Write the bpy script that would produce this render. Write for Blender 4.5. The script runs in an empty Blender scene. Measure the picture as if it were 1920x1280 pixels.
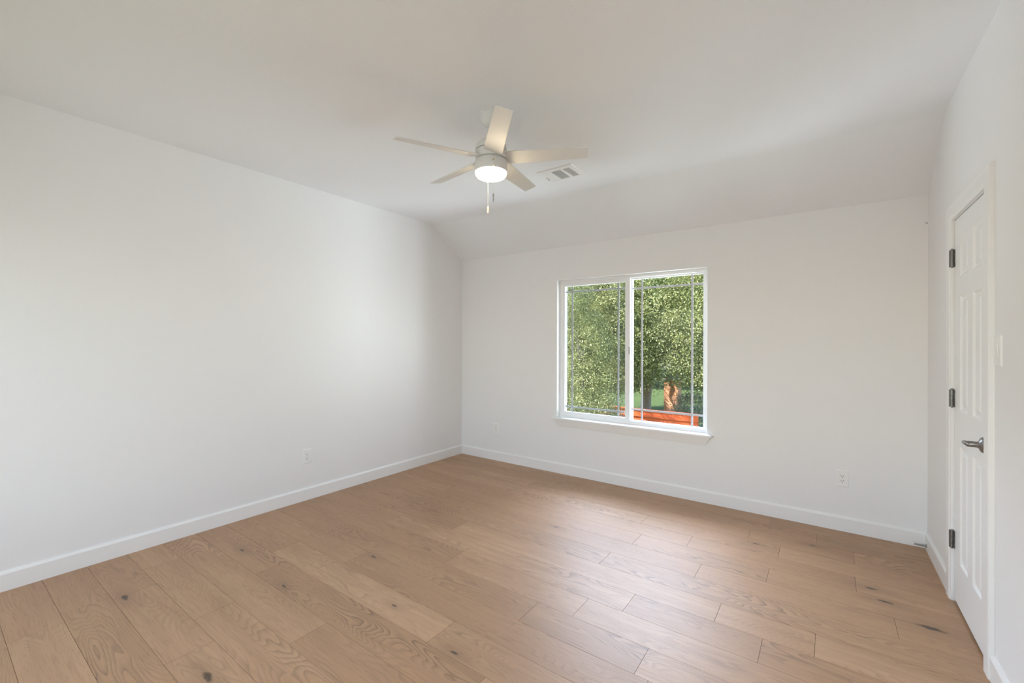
import bpy, bmesh, math, random
import numpy as np
from mathutils import Vector, Matrix

S = bpy.context.scene
C = S.collection
PI = math.pi

# ------------------------------------------------------------------ camera
W, HB, SL, HC = 4.2515, 2.3986, 0.5194, 2.743      # room width, low wall height, slope run, ceiling height
YR = -5.2                                          # rear wall
cam = bpy.data.cameras.new('camera')
cam.sensor_width = 36.0
cam.lens = 814.52 / 1920 * 36.0
cam.clip_start = 0.05
camo = bpy.data.objects.new('camera', cam)
C.objects.link(camo)
_r = Vector((0.81114246, 0.58483758, 0.00359509))
_f = Vector((-0.58484686, 0.81113978, 0.00253096))
_u = _r.cross(_f)
M = Matrix((( _r.x, _u.x, -_f.x, 3.68642), (_r.y, _u.y, -_f.y, -4.04547), (_r.z, _u.z, -_f.z, 1.38275), (0, 0, 0, 1)))
camo.matrix_world = M
S.camera = camo

# ------------------------------------------------------------------ colour management, world, sun, daylight
S.view_settings.view_transform = 'Standard'
S.view_settings.look = 'None'
S.view_settings.exposure = 0.05
S.view_settings.gamma = 1.0
S.view_settings.use_curve_mapping = False
S.cycles.use_denoising = True
S.cycles.max_bounces = 14
S.cycles.diffuse_bounces = 9
S.cycles.glossy_bounces = 5
S.cycles.transparent_max_bounces = 16
S.cycles.sample_clamp_indirect = 6.0
S.cycles.caustics_reflective = False
S.cycles.caustics_refractive = False

world = bpy.data.worlds.new('sky')
S.world = world
world.use_nodes = True
nt = world.node_tree
for n in list(nt.nodes): nt.nodes.remove(n)
sky = nt.nodes.new('ShaderNodeTexSky')
sky.sky_type = 'NISHITA'
sky.sun_disc = False
sky.sun_elevation = math.radians(48)
sky.sun_rotation = math.radians(220)
bg = nt.nodes.new('ShaderNodeBackground')
bg.inputs['Strength'].default_value = 0.60
wo = nt.nodes.new('ShaderNodeOutputWorld')
nt.links.new(sky.outputs[0], bg.inputs[0])
nt.links.new(bg.outputs[0], wo.inputs[0])

def aim(o, d):
    o.rotation_euler = Vector(d).to_track_quat('-Z', 'Y').to_euler()

def lamp(name, kind, loc, d, energy, color, size=None, size_y=None):
    l = bpy.data.lights.new(name, kind)
    l.energy = energy
    l.color = color
    if kind == 'AREA':
        l.shape = 'RECTANGLE'; l.size = size; l.size_y = size_y
    o = bpy.data.objects.new(name, l)
    C.objects.link(o)
    o.location = loc
    aim(o, d)
    return o

sun = lamp('sun', 'SUN', (0, 0, 20), (0.60, 0.38, -0.70), 16.0, (1.0, 0.94, 0.84))
sun.data.angle = 0.01
# open sky to the right of the tree, above it, the bright yard below, plus an added fill lamp, all through the window
lamp('daylight_side', 'AREA', (5.2, 2.4, 1.9), (2.1 - 5.2, -2.4, -0.5), 190, (0.915, 0.95, 1.0), 2.6, 3.0)
lamp('daylight_above', 'AREA', (0.7, 2.3, 3.7), (1.35, -2.3, -2.4), 680, (0.70, 0.79, 1.0), 2.8, 1.7)
lamp('daylight_yard', 'AREA', (4.2, 1.9, 0.1), (-2.1, -1.9, 1.6), 235, (0.82, 0.905, 1.0), 1.6, 1.1)
lamp('fill_yard_left', 'AREA', (-0.4, 1.9, -0.8), (2.5, -1.9, 1.75), 235, (0.81, 0.905, 1.0), 2.2, 1.3)  # added fill from low outside, brightens the right wall and ceiling
# added fill lamp behind the viewer, set in the made-up rear window
lamp('fill_rear', 'AREA', (2.1, YR - 0.16, 1.35), (0, 1, -0.9), 51, (0.84, 0.925, 1.0), 2.9, 1.7)

# ------------------------------------------------------------------ helpers
def obj(name, bm, mat=None, parent=None, smooth=False, bevel=0.0, seg=2):
    me = bpy.data.meshes.new(name)
    if bm is not None:
        bmesh.ops.recalc_face_normals(bm, faces=bm.faces)
        bm.to_mesh(me); bm.free()
    o = bpy.data.objects.new(name, me)
    C.objects.link(o)
    if mat: me.materials.append(mat)
    if parent: o.parent = parent
    if smooth:
        for p in me.polygons: p.use_smooth = True
    if bevel:
        m = o.modifiers.new('bevel', 'BEVEL'); m.width = bevel; m.segments = seg
        m.limit_method = 'ANGLE'; m.angle_limit = math.radians(35)
    return o

def smooth_sharp(o, ang=40):
    for p in o.data.polygons: p.use_smooth = True
    bm = bmesh.new(); bm.from_mesh(o.data)
    for e in bm.edges:
        if len(e.link_faces) == 2 and e.calc_face_angle(0) > math.radians(ang): e.smooth = False
    bm.to_mesh(o.data); bm.free()
    return o

def empty(name, loc, rotz=0):
    o = bpy.data.objects.new(name, None); C.objects.link(o)
    o.location = loc; o.rotation_euler = (0, 0, rotz); o.empty_display_size = 0.05
    return o

def tag(o, label=None, cat=None, group=None, kind=None):
    if label: o['label'] = label
    if cat: o['category'] = cat
    if group: o['group'] = group
    if kind: o['kind'] = kind
    return o

def box(bm, x0, x1, y0, y1, z0, z1):
    v = [bm.verts.new((x, y, z)) for x in (x0, x1) for y in (y0, y1) for z in (z0, z1)]
    for f in ((0, 1, 3, 2), (4, 6, 7, 5), (0, 4, 5, 1), (2, 3, 7, 6), (0, 2, 6, 4), (1, 5, 7, 3)):
        bm.faces.new([v[i] for i in f])
    return bm

def B(*a):
    bm = bmesh.new()
    for t in a: box(bm, *t)
    return bm

def prism(bm, prof, A, U, V, L):
    """profile points (u,v) in plane A + u*U + v*V, extruded by vector L"""
    A, U, V, L = map(Vector, (A, U, V, L))
    a = [bm.verts.new(A + U * u + V * v) for u, v in prof]
    b = [bm.verts.new(A + U * u + V * v + L) for u, v in prof]
    n = len(prof)
    bm.faces.new(a); bm.faces.new(b[::-1])
    for i in range(n):
        bm.faces.new((a[i], b[i], b[(i + 1) % n], a[(i + 1) % n]))
    return bm

def lathe(bm, prof, A=(0, 0, 0), axis=(0, 0, 1), n=32):
    """prof (radius, height along axis)"""
    A = Vector(A); axis = Vector(axis).normalized()
    q = Vector((0, 0, 1)).rotation_difference(axis).to_matrix()
    rings = []
    for r, h in prof:
        if r < 1e-6:
            rings.append([bm.verts.new(A + q @ Vector((0, 0, h)))])
        else:
            rings.append([bm.verts.new(A + q @ Vector((r * math.cos(2 * PI * k / n), r * math.sin(2 * PI * k / n), h))) for k in range(n)])
    for a, b in zip(rings, rings[1:]):
        for k in range(n):
            k2 = (k + 1) % n
            if len(a) == 1 and len(b) == 1: continue
            if len(a) == 1: bm.faces.new((a[0], b[k], b[k2]))
            elif len(b) == 1: bm.faces.new((a[k], a[k2], b[0]))
            else: bm.faces.new((a[k], a[k2], b[k2], b[k]))
    if len(rings[0]) > 1: bm.faces.new(rings[0][::-1])
    if len(rings[-1]) > 1: bm.faces.new(rings[-1])
    return bm

def tube(bm, pts, rad, n=8):
    pts = [Vector(p) for p in pts]
    if not isinstance(rad, (list, tuple)): rad = [rad] * len(pts)
    rings = []
    ref = None
    for i, p in enumerate(pts):
        d = (pts[min(i + 1, len(pts) - 1)] - pts[max(i - 1, 0)]).normalized()
        if ref is None: ref = d.orthogonal().normalized()
        ref = (ref - d * ref.dot(d)).normalized()
        b = d.cross(ref)
        rings.append([bm.verts.new(p + (ref * math.cos(2 * PI * k / n) + b * math.sin(2 * PI * k / n)) * rad[i]) for k in range(n)])
    for a, b in zip(rings, rings[1:]):
        for k in range(n): bm.faces.new((a[k], a[(k + 1) % n], b[(k + 1) % n], b[k]))
    bm.faces.new(rings[0][::-1]); bm.faces.new(rings[-1])
    return bm

# ------------------------------------------------------------------ materials
def mat(name, col, rough=0.5, metal=0.0, spec=0.5, bump=None):
    m = bpy.data.materials.new(name); m.use_nodes = True
    nt = m.node_tree; b = nt.nodes['Principled BSDF']
    b.inputs['Base Color'].default_value = (*col, 1)
    b.inputs['Roughness'].default_value = rough
    b.inputs['Metallic'].default_value = metal
    b.inputs['Specular IOR Level'].default_value = spec
    if bump:
        sc, st, dist = bump
        tc = nt.nodes.new('ShaderNodeTexCoord')
        nz = nt.nodes.new('ShaderNodeTexNoise'); nz.inputs['Scale'].default_value = sc; nz.inputs['Detail'].default_value = 3
        bp = nt.nodes.new('ShaderNodeBump'); bp.inputs['Strength'].default_value = st; bp.inputs['Distance'].default_value = dist
        nt.links.new(tc.outputs['Object'], nz.inputs['Vector'])
        nt.links.new(nz.outputs['Fac'], bp.inputs['Height'])
        nt.links.new(bp.outputs['Normal'], b.inputs['Normal'])
    return m

m_wall = mat('wall_paint', (0.820, 0.814, 0.812), 0.75, 0, 0.25, (95, 0.22, 0.004))
m_ceil = mat('ceiling_paint', (0.852, 0.866, 0.892), 0.85, 0, 0.2, (70, 0.30, 0.004))
m_trim = mat('trim_paint', (0.84, 0.835, 0.825), 0.35, 0, 0.45)
m_door = mat('door_paint', (0.84, 0.835, 0.825), 0.38, 0, 0.45)
m_vinyl = mat('window_vinyl', (0.82, 0.82, 0.82), 0.4)
m_grid = mat('window_grid', (0.50, 0.50, 0.51), 0.5)
m_fan = mat('fan_white', (0.74, 0.73, 0.715), 0.42)
m_plate = mat('white_plastic', (0.84, 0.835, 0.82), 0.35)
m_slot = mat('dark_slot', (0.03, 0.03, 0.03), 0.7)
m_nickel = mat('satin_nickel', (0.30, 0.29, 0.28), 0.33, 1.0)
m_hinge = mat('hinge_nickel', (0.25, 0.24, 0.23), 0.42, 1.0)
m_brass = mat('brass', (0.55, 0.38, 0.12), 0.35, 1.0)
m_steel = mat('spring_steel', (0.30, 0.30, 0.29), 0.35, 1.0)
m_fob = mat('grey_fob', (0.42, 0.42, 0.41), 0.4, 0.3)
m_dark = mat('duct_dark', (0.06, 0.06, 0.06), 0.8)
m_vent = mat('vent_enamel', (0.83, 0.83, 0.82), 0.4)
m_ext = mat('exterior_siding', (0.55, 0.52, 0.47), 0.8)
m_roof = mat('roof_shingle', (0.12, 0.11, 0.10), 0.9, 0, 0.2, (20, 0.5, 0.02))
m_bark = mat('bark', (0.38, 0.33, 0.28), 0.9, 0, 0.1, (14, 0.8, 0.03))

def mix_node(nt, fac, a, b, mode='MIX'):
    n = nt.nodes.new('ShaderNodeMix'); n.data_type = 'RGBA'; n.blend_type = mode
    for sock, v in ((n.inputs['Factor'], fac), (n.inputs['A'], a), (n.inputs['B'], b)):
        if hasattr(v, 'is_output') and v.is_output: nt.links.new(v, sock)
        elif isinstance(v, (int, float)): sock.default_value = v
        else: sock.default_value = (*v, 1)
    # the typed sockets share names; colour ones are the last pair
    return n

def rgbmix(nt, fac, a, b, mode='MIX'):
    n = nt.nodes.new('ShaderNodeMix'); n.data_type = 'RGBA'; n.blend_type = mode
    fs, as_, bs, out = n.inputs[0], n.inputs[6], n.inputs[7], n.outputs[2]
    for sock, v in ((fs, fac), (as_, a), (bs, b)):
        if isinstance(v, bpy.types.NodeSocket): nt.links.new(v, sock)
        elif isinstance(v, (int, float)): sock.default_value = v
        else: sock.default_value = (*v, 1)
    return out

def mth(nt, op, a, b=None, c=None, clamp=False):
    n = nt.nodes.new('ShaderNodeMath'); n.operation = op; n.use_clamp = clamp
    for i, v in enumerate((a, b, c)):
        if v is None: continue
        if isinstance(v, bpy.types.NodeSocket): nt.links.new(v, n.inputs[i])
        else: n.inputs[i].default_value = v
    return n.outputs[0]

def vmul(nt, v, s, add=None):
    n = nt.nodes.new('ShaderNodeVectorMath'); n.operation = 'MULTIPLY'
    nt.links.new(v, n.inputs[0]); n.inputs[1].default_value = s
    return n.outputs[0]

def noise(nt, vec, scale=1.0, detail=2.0, rough=0.5, dist=0.0):
    n = nt.nodes.new('ShaderNodeTexNoise')
    n.inputs['Scale'].default_value = scale; n.inputs['Detail'].default_value = detail
    n.inputs['Roughness'].default_value = rough; n.inputs['Distortion'].default_value = dist
    nt.links.new(vec, n.inputs['Vector'])
    return n.outputs['Fac']

def ramp(nt, fac, stops):
    n = nt.nodes.new('ShaderNodeMapRange')
    n.interpolation_type = 'SMOOTHSTEP'
    nt.links.new(fac, n.inputs['Value'])
    n.inputs['From Min'].default_value, n.inputs['From Max'].default_value, n.inputs['To Min'].default_value, n.inputs['To Max'].default_value = stops
    return n.outputs[0]

KNOTS = [(0.0, 0.0)]
def oak():
    m = bpy.data.materials.new('oak_planks'); m.use_nodes = True
    nt = m.node_tree; b = nt.nodes['Principled BSDF']
    tc = nt.nodes.new('ShaderNodeTexCoord')
    at = nt.nodes.new('ShaderNodeAttribute'); at.attribute_name = 'plank'
    sep = nt.nodes.new('ShaderNodeSeparateColor'); nt.links.new(at.outputs['Color'], sep.inputs[0])
    r1, r2, r3 = sep.outputs
    off = nt.nodes.new('ShaderNodeCombineXYZ')
    nt.links.new(mth(nt, 'MULTIPLY', r1, 53.0), off.inputs[0])
    nt.links.new(mth(nt, 'MULTIPLY', r2, 31.0), off.inputs[1])
    nt.links.new(mth(nt, 'MULTIPLY', r3, 17.0), off.inputs[2])
    ad = nt.nodes.new('ShaderNodeVectorMath'); ad.operation = 'ADD'
    nt.links.new(tc.outputs['Object'], ad.inputs[0]); nt.links.new(off.outputs[0], ad.inputs[1])
    P = ad.outputs[0]
    # knots: dark irregular ovals, one position each
    kn = None
    for (kx, ky, kr) in KNOT_LIST:
        vs = nt.nodes.new('ShaderNodeVectorMath'); vs.operation = 'SUBTRACT'
        nt.links.new(tc.outputs['Object'], vs.inputs[0]); vs.inputs[1].default_value = (kx, ky, 0)
        vm = vmul(nt, vs.outputs[0], (0.34 / kr, 1.0 / kr, 0.0))
        ln = nt.nodes.new('ShaderNodeVectorMath'); ln.operation = 'LENGTH'; nt.links.new(vm, ln.inputs[0])
        kn = ln.outputs['Value'] if kn is None else mth(nt, 'MINIMUM', kn, ln.outputs['Value'])
    wob = noise(nt, vmul(nt, P, (40, 60, 1)), 1.0, 2)
    knd = mth(nt, 'ADD', kn, mth(nt, 'MULTIPLY', mth(nt, 'SUBTRACT', wob, 0.5), 1.1))
    core = ramp(nt, knd, (0.45, 1.15, 1.0, 0.0))
    halo = ramp(nt, kn, (0.8, 6.0, 1.0, 0.0))
    # cathedral figure: contour lines of a stretched noise
    n1 = noise(nt, vmul(nt, P, (0.75, 4.6, 1.0)), 1.0, 2.0, 0.45)
    n2 = noise(nt, vmul(nt, P, (7.0, 26.0, 1.0)), 1.0, 2.0, 0.5)
    k = mth(nt, 'MULTIPLY_ADD', r2, 52.0, 34.0)
    yy = nt.nodes.new('ShaderNodeSeparateXYZ'); nt.links.new(P, yy.inputs[0])
    v = mth(nt, 'MULTIPLY', n1, k)
    v = mth(nt, 'MULTIPLY_ADD', n2, 0.85, v)
    v = mth(nt, 'MULTIPLY_ADD', yy.outputs[1], 36.0, v)
    v = mth(nt, 'MULTIPLY_ADD', halo, 2.2, v)
    fr = mth(nt, 'FRACT', v)
    ring = mth(nt, 'POWER', fr, 3.0)
    ring = mth(nt, 'MULTIPLY', ring, ramp(nt, fr, (0.90, 1.0, 1.0, 0.0)))
    # contrast differs from plank to plank and along it
    patch = noise(nt, vmul(nt, P, (1.4, 5.0, 1.0)), 1.0, 1.0)
    amp = mth(nt, 'MULTIPLY', ramp(nt, patch, (0.36, 0.66, 0.25, 1.0)), mth(nt, 'MULTIPLY_ADD', r3, 0.75, 0.35))
    ring = mth(nt, 'MULTIPLY', ring, amp)
    # pores
    pores = noise(nt, vmul(nt, P, (9.0, 260.0, 1.0)), 1.0, 2.0, 0.6)
    pore = ramp(nt, pores, (0.52, 0.70, 0.0, 1.0))
    streak = noise(nt, vmul(nt, P, (1.3, 34.0, 1.0)), 1.0, 3.0, 0.6)
    cloud = noise(nt, vmul(nt, P, (1.6, 7.0, 1.0)), 1.0, 2.0)
    base = rgbmix(nt, r1, OAK_A, OAK_B)
    base = rgbmix(nt, ramp(nt, cloud, (0.35, 0.7, 0.0, 0.55)), base, OAK_C)
    base = rgbmix(nt, ramp(nt, streak, (0.35, 0.75, 0.0, 0.45)), base, OAK_D)
    c = rgbmix(nt, mth(nt, 'MULTIPLY', ring, 0.95), base, OAK_E)
    c = rgbmix(nt, mth(nt, 'MULTIPLY', pore, 0.24), c, OAK_E)
    c = rgbmix(nt, mth(nt, 'MULTIPLY', halo, 0.22), c, OAK_E)
    c = rgbmix(nt, mth(nt, 'MULTIPLY', core, 0.8), c, (0.025, 0.017, 0.012))
    nt.links.new(c, b.inputs['Base Color'])
    ro = mth(nt, 'MULTIPLY_ADD', pore, 0.08, 0.43)
    nt.links.new(ro, b.inputs['Roughness'])
    b.inputs['Specular IOR Level'].default_value = 0.62
    bp = nt.nodes.new('ShaderNodeBump'); bp.inputs['Strength'].default_value = 0.25; bp.inputs['Distance'].default_value = 0.0008
    h = mth(nt, 'ADD', mth(nt, 'MULTIPLY', ring, -0.7), mth(nt, 'MULTIPLY', pore, -0.5))
    nt.links.new(h, bp.inputs['Height'])
    nt.links.new(bp.outputs['Normal'], b.inputs['Normal'])
    return m

OAK_A = (0.425, 0.250, 0.136)
OAK_B = (0.510, 0.314, 0.180)
OAK_C = (0.375, 0.213, 0.116)
OAK_D = (0.365, 0.209, 0.112)
OAK_E = (0.115, 0.066, 0.042)
KNOT_LIST = [(0.62, -3.36, .014), (1.62, -3.32, .016), (1.33, -2.29, .010), (3.90, -0.86, .012), (3.95, -0.98, .012),
             (4.11, -1.13, .020), (1.20, -2.80, .008), (2.35, -2.62, .009), (0.55, -2.75, .009), (1.85, -2.55, .008),
             (2.72, -2.72, .008), (3.30, -0.62, .008), (3.62, -0.42, .008), (2.05, -1.2, .008)]

def glass():
    m = bpy.data.materials.new('window_glass'); m.use_nodes = True
    nt = m.node_tree
    for n in list(nt.nodes): nt.nodes.remove(n)
    t = nt.nodes.new('ShaderNodeBsdfTransparent'); t.inputs[0].default_value = (0.95, 0.97, 0.96, 1)
    g = nt.nodes.new('ShaderNodeBsdfGlossy'); g.inputs['Roughness'].default_value = 0.02
    fz = nt.nodes.new('ShaderNodeFresnel'); fz.inputs[0].default_value = 1.45
    mx = nt.nodes.new('ShaderNodeMixShader'); o = nt.nodes.new('ShaderNodeOutputMaterial')
    f = mth(nt, 'MULTIPLY', fz.outputs[0], 0.10)
    nt.links.new(f, mx.inputs[0]); nt.links.new(t.outputs[0], mx.inputs[1]); nt.links.new(g.outputs[0], mx.inputs[2])
    nt.links.new(mx.outputs[0], o.inputs[0])
    return m

def screen_mesh():
    m = bpy.data.materials.new('insect_mesh'); m.use_nodes = True
    nt = m.node_tree
    for n in list(nt.nodes): nt.nodes.remove(n)
    t = nt.nodes.new('ShaderNodeBsdfTransparent')
    d = nt.nodes.new('ShaderNodeBsdfDiffuse'); d.inputs[0].default_value = (0.20, 0.21, 0.21, 1)
    mx = nt.nodes.new('ShaderNodeMixShader'); mx.inputs[0].default_value = 0.09
    o = nt.nodes.new('ShaderNodeOutputMaterial')
    nt.links.new(t.outputs[0], mx.inputs[1]); nt.links.new(d.outputs[0], mx.inputs[2]); nt.links.new(mx.outputs[0], o.inputs[0])
    return m

def emit(name, col):
    """opal lamp shade: dimmed rim for a warm edge, side band boosted to light the blades"""
    m = bpy.data.materials.new(name); m.use_nodes = True
    nt = m.node_tree; b = nt.nodes['Principled BSDF']
    b.inputs['Base Color'].default_value = (0.9, 0.88, 0.8, 1)
    b.inputs['Emission Color'].default_value = (*col, 1)
    tc = nt.nodes.new('ShaderNodeTexCoord'); sp = nt.nodes.new('ShaderNodeSeparateXYZ')
    nt.links.new(tc.outputs['Object'], sp.inputs[0])
    e = mth(nt, 'ADD', ramp(nt, sp.outputs[2], (2.3905 - HC, 2.381 - HC, 0.8, 46.0)), ramp(nt, sp.outputs[2], (2.376 - HC, 2.364 - HC, 0.0, -36.0)))  # extra glow in the side band for the blades, rim kept low
    nt.links.new(e, b.inputs['Emission Strength'])
    b.inputs['Roughness'].default_value = 0.4
    return m

def leaf_mat(name, stops):
    m = bpy.data.materials.new(name); m.use_nodes = True
    nt = m.node_tree
    for n in list(nt.nodes): nt.nodes.remove(n)
    at = nt.nodes.new('ShaderNodeAttribute'); at.attribute_name = 'tint'
    cr = nt.nodes.new('ShaderNodeValToRGB')
    el = cr.color_ramp.elements
    while len(el) < len(stops): el.new(0.5)
    for e, (p, c) in zip(el, stops): e.position = p; e.color = (*c, 1)
    nt.links.new(at.outputs['Fac'], cr.inputs[0])
    d = nt.nodes.new('ShaderNodeBsdfPrincipled'); d.inputs['Roughness'].default_value = 0.42; d.inputs['Specular IOR Level'].default_value = 0.5
    t = nt.nodes.new('ShaderNodeBsdfTranslucent')
    nt.links.new(cr.outputs[0], d.inputs['Base Color']); nt.links.new(cr.outputs[0], t.inputs[0])
    mx = nt.nodes.new('ShaderNodeMixShader'); mx.inputs[0].default_value = 0.35
    o = nt.nodes.new('ShaderNodeOutputMaterial')
    nt.links.new(d.outputs[0], mx.inputs[1]); nt.links.new(t.outputs[0], mx.inputs[2]); nt.links.new(mx.outputs[0], o.inputs[0])
    return m

def grass_mat():
    m = bpy.data.materials.new('lawn'); m.use_nodes = True
    nt = m.node_tree; b = nt.nodes['Principled BSDF']
    tc = nt.nodes.new('ShaderNodeTexCoord')
    n = noise(nt, tc.outputs['Object'], 1.3, 6, 0.7)
    n2 = noise(nt, tc.outputs['Object'], 30, 3, 0.7)
    c = rgbmix(nt, ramp(nt, n, (0.35, 0.65, 0, 1)), (0.03, 0.052, 0.012), (0.065, 0.088, 0.022))
    c = rgbmix(nt, mth(nt, 'MULTIPLY', n2, 0.4), c, (0.05, 0.12, 0.02))
    nt.links.new(c, b.inputs['Base Color']); b.inputs['Roughness'].default_value = 0.9
    return m

def brick_mat():
    m = bpy.data.materials.new('orange_brick'); m.use_nodes = True
    nt = m.node_tree; b = nt.nodes['Principled BSDF']
    tc = nt.nodes.new('ShaderNodeTexCoord')
    mp = nt.nodes.new('ShaderNodeMapping'); mp.inputs['Rotation'].default_value = (PI / 2, 0, 0)
    nt.links.new(tc.outputs['Object'], mp.inputs[0])
    br = nt.nodes.new('ShaderNodeTexBrick')
    br.inputs['Color1'].default_value = (0.72, 0.32, 0.17, 1); br.inputs['Color2'].default_value = (0.60, 0.25, 0.13, 1)
    br.inputs['Mortar'].default_value = (0.55, 0.47, 0.40, 1)
    br.inputs['Scale'].default_value = 1.0; br.inputs['Brick Width'].default_value = 0.21; br.inputs['Row Height'].default_value = 0.072
    br.inputs['Mortar Size'].default_value = 0.006
    nt.links.new(mp.outputs[0], br.inputs[0]); nt.links.new(br.outputs[0], b.inputs['Base Color'])
    b.inputs['Roughness'].default_value = 0.9
    return m

def fence_mat():
    m = bpy.data.materials.new('red_stained_wood'); m.use_nodes = True
    nt = m.node_tree; b = nt.nodes['Principled BSDF']
    tc = nt.nodes.new('ShaderNodeTexCoord')
    n = noise(nt, vmul(nt, tc.outputs['Object'], (18, 18, 1.2)), 1.0, 3)
    c = rgbmix(nt, n, (0.56, 0.095, 0.028), (0.68, 0.15, 0.045))
    nt.links.new(c, b.inputs['Base Color']); b.inputs['Roughness'].default_value = 0.8
    return m

m_oak = oak(); m_glass = glass(); m_screen = screen_mesh()
m_lamp = emit('lit_diffuser', (1.0, 0.82, 0.54))
m_grass = grass_mat(); m_brick = brick_mat(); m_fence = fence_mat()

# ------------------------------------------------------------------ floor of oak planks
def build_floor():
    rnd = random.Random(11)
    PW = 0.189; y0 = -0.002
    known = {0: [0.9, 2.0, 3.34], 1: [0.45, 1.75, 3.64], 2: [1.35, 3.24, 3.84], 3: [0.62, 2.54, 3.44], 4: [1.05, 2.92, 3.83],
             5: [0.8, 2.61, 3.41], 6: [1.15, 3.06, 3.97], 7: [0.55, 2.54], 8: [1.45, 3.24, 3.65], 9: [0.95, 2.84, 3.45],
             10: [1.75, 2.65], 11: [0.55, 2.45, 3.04], 12: [1.25, 3.1], 13: [0.74, 2.2], 14: [0.94, 2.55], 15: [1.7, 3.3],
             16: [0.345, 1.145, 2.9]}
    nrow = int(5.25 / PW) + 1
    bm = bmesh.new()
    lay = bm.loops.layers.color.new('plank') if hasattr(bm.loops.layers, 'color') else None
    g = 0.0008
    for k in range(-1, nrow):
        ya, yb = y0 - PW * k, y0 - PW * (k + 1)
        if k < 0: ya = 0.05; yb = y0
        ya = min(ya, 0.05); yb = max(yb, YR - 0.05)
        if k in known: js = known[k]
        else:
            js = []; x = rnd.uniform(0.3, 1.6)
            while x < W - 0.2: js.append(x); x += rnd.choice((0.8, 1.2, 1.5, 1.9))
        xs = [-0.02] + list(js) + [W + 0.14]
        for xa, xb in zip(xs, xs[1:]):
            col = (rnd.random(), rnd.random(), rnd.random(), 1)
            o = [bm.verts.new((x, y, -0.004)) for x, y in ((xa, yb), (xb, yb), (xb, ya), (xa, ya))]
            t = [bm.verts.new((x, y, 0)) for x, y in ((xa + g, yb + g), (xb - g, yb + g), (xb - g, ya - g), (xa + g, ya - g))]
            fs = [bm.faces.new(t)] + [bm.faces.new((o[i], o[(i + 1) % 4], t[(i + 1) % 4], t[i])) for i in range(4)]
            for f in fs:
                for l in f.loops: l[lay] = col
    return obj('floor', bm, m_oak)
tag(build_floor(), 'brown oak plank floor covering the whole room', 'floor', kind='structure')
tag(obj('trim_4', B((-0.12, W + 0.3, YR - 0.1, 0.14, -0.14, -0.006)), m_ext), 'slab under the oak floor', 'subfloor', kind='structure')

# ------------------------------------------------------------------ walls and ceiling
WX0, WX1, WZ0, WZ1 = 1.360, 2.862, 0.592, 2.050       # front window opening
DY0, DY1, DZ = -1.357, -0.743, 2.052                  # door opening in the right wall
TW = 0.15
tag(obj('wall_left', B((-TW, 0, YR - TW, TW, -0.02, 2.9)), m_wall), 'plain white wall on the left with one outlet', 'wall', kind='structure')
tag(obj('wall_back', B((0, WX0, 0, TW, -0.02, 2.9), (WX1, W, 0, TW, -0.02, 2.9), (WX0, WX1, 0, TW, -0.02, WZ0 - 0.02), (WX0, WX1, 0, TW, WZ1, 2.9)), m_wall),
    'white back wall holding the window', 'wall', kind='structure')
tag(obj('wall_right', B((W, W + TW, DY1 + 0.02, TW, -0.02, 2.9), (W, W + TW, YR - TW, DY0 - 0.02, -0.02, 2.9), (W, W + TW, DY0 - 0.02, DY1 + 0.02, DZ + 0.02, 2.9),
                      (W + TW, W + TW + 0.02, DY0 - 0.1, DY1 + 0.1, -0.02, 2.3)), m_wall),
    'white wall on the right holding the closed door', 'wall', kind='structure')
RX0, RX1, RZ0, RZ1 = 0.65, 3.55, 0.5, 2.2  # opening added in the unseen rear wall for the fill lamp
tag(obj('wall_rear', B((0, RX0, YR - TW, YR, -0.02, 2.9), (RX1, W, YR - TW, YR, -0.02, 2.9), (RX0, RX1, YR - TW, YR, -0.02, RZ0), (RX0, RX1, YR - TW, YR, RZ1, 2.9)), m_wall),
    'white wall behind the viewer with an added opening for fill light', 'wall', kind='structure')
bm = bmesh.new()
# rounded drywall bend between slope and flat part
ang = math.atan2(HC - HB, SL)
pts = [(0.0, HB)]
for t in (0.0, 0.25, 0.5, 0.75, 1.0):
    d = 0.05
    A_ = Vector((-SL + d * math.cos(ang), HC - d * math.sin(ang))); K = Vector((-SL, HC)); E_ = Vector((-SL - d, HC))
    q = A_ * (1 - t) ** 2 + K * 2 * t * (1 - t) + E_ * t * t
    pts.append((q.x, q.y))
pts += [(YR, HC), (YR, HC + 0.14), (0.0, HC + 0.14)]
prism(bm, pts, (0, 0, 0), (0, 1, 0), (0, 0, 1), (W, 0, 0))
o = tag(obj('ceiling', bm, m_ceil), 'white ceiling sloping down towards the window wall', 'ceiling', kind='structure')
smooth_sharp(o, 20)
# unseen roof, eaves added to block the sun, and ground floor of the house
tag(obj('sun_shade_roof', B((-0.9, W + 0.9, YR - 1.1, 0.55, 2.9, 3.0)), m_roof), 'unseen roof over the room, eaves added to block the sun', 'roof', kind='structure')
tag(obj('wall_lower', B((-TW, W + TW, YR - TW, TW, -3.15, -0.14)), m_ext), 'lower storey of the house under the room', 'wall', kind='structure')

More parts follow.
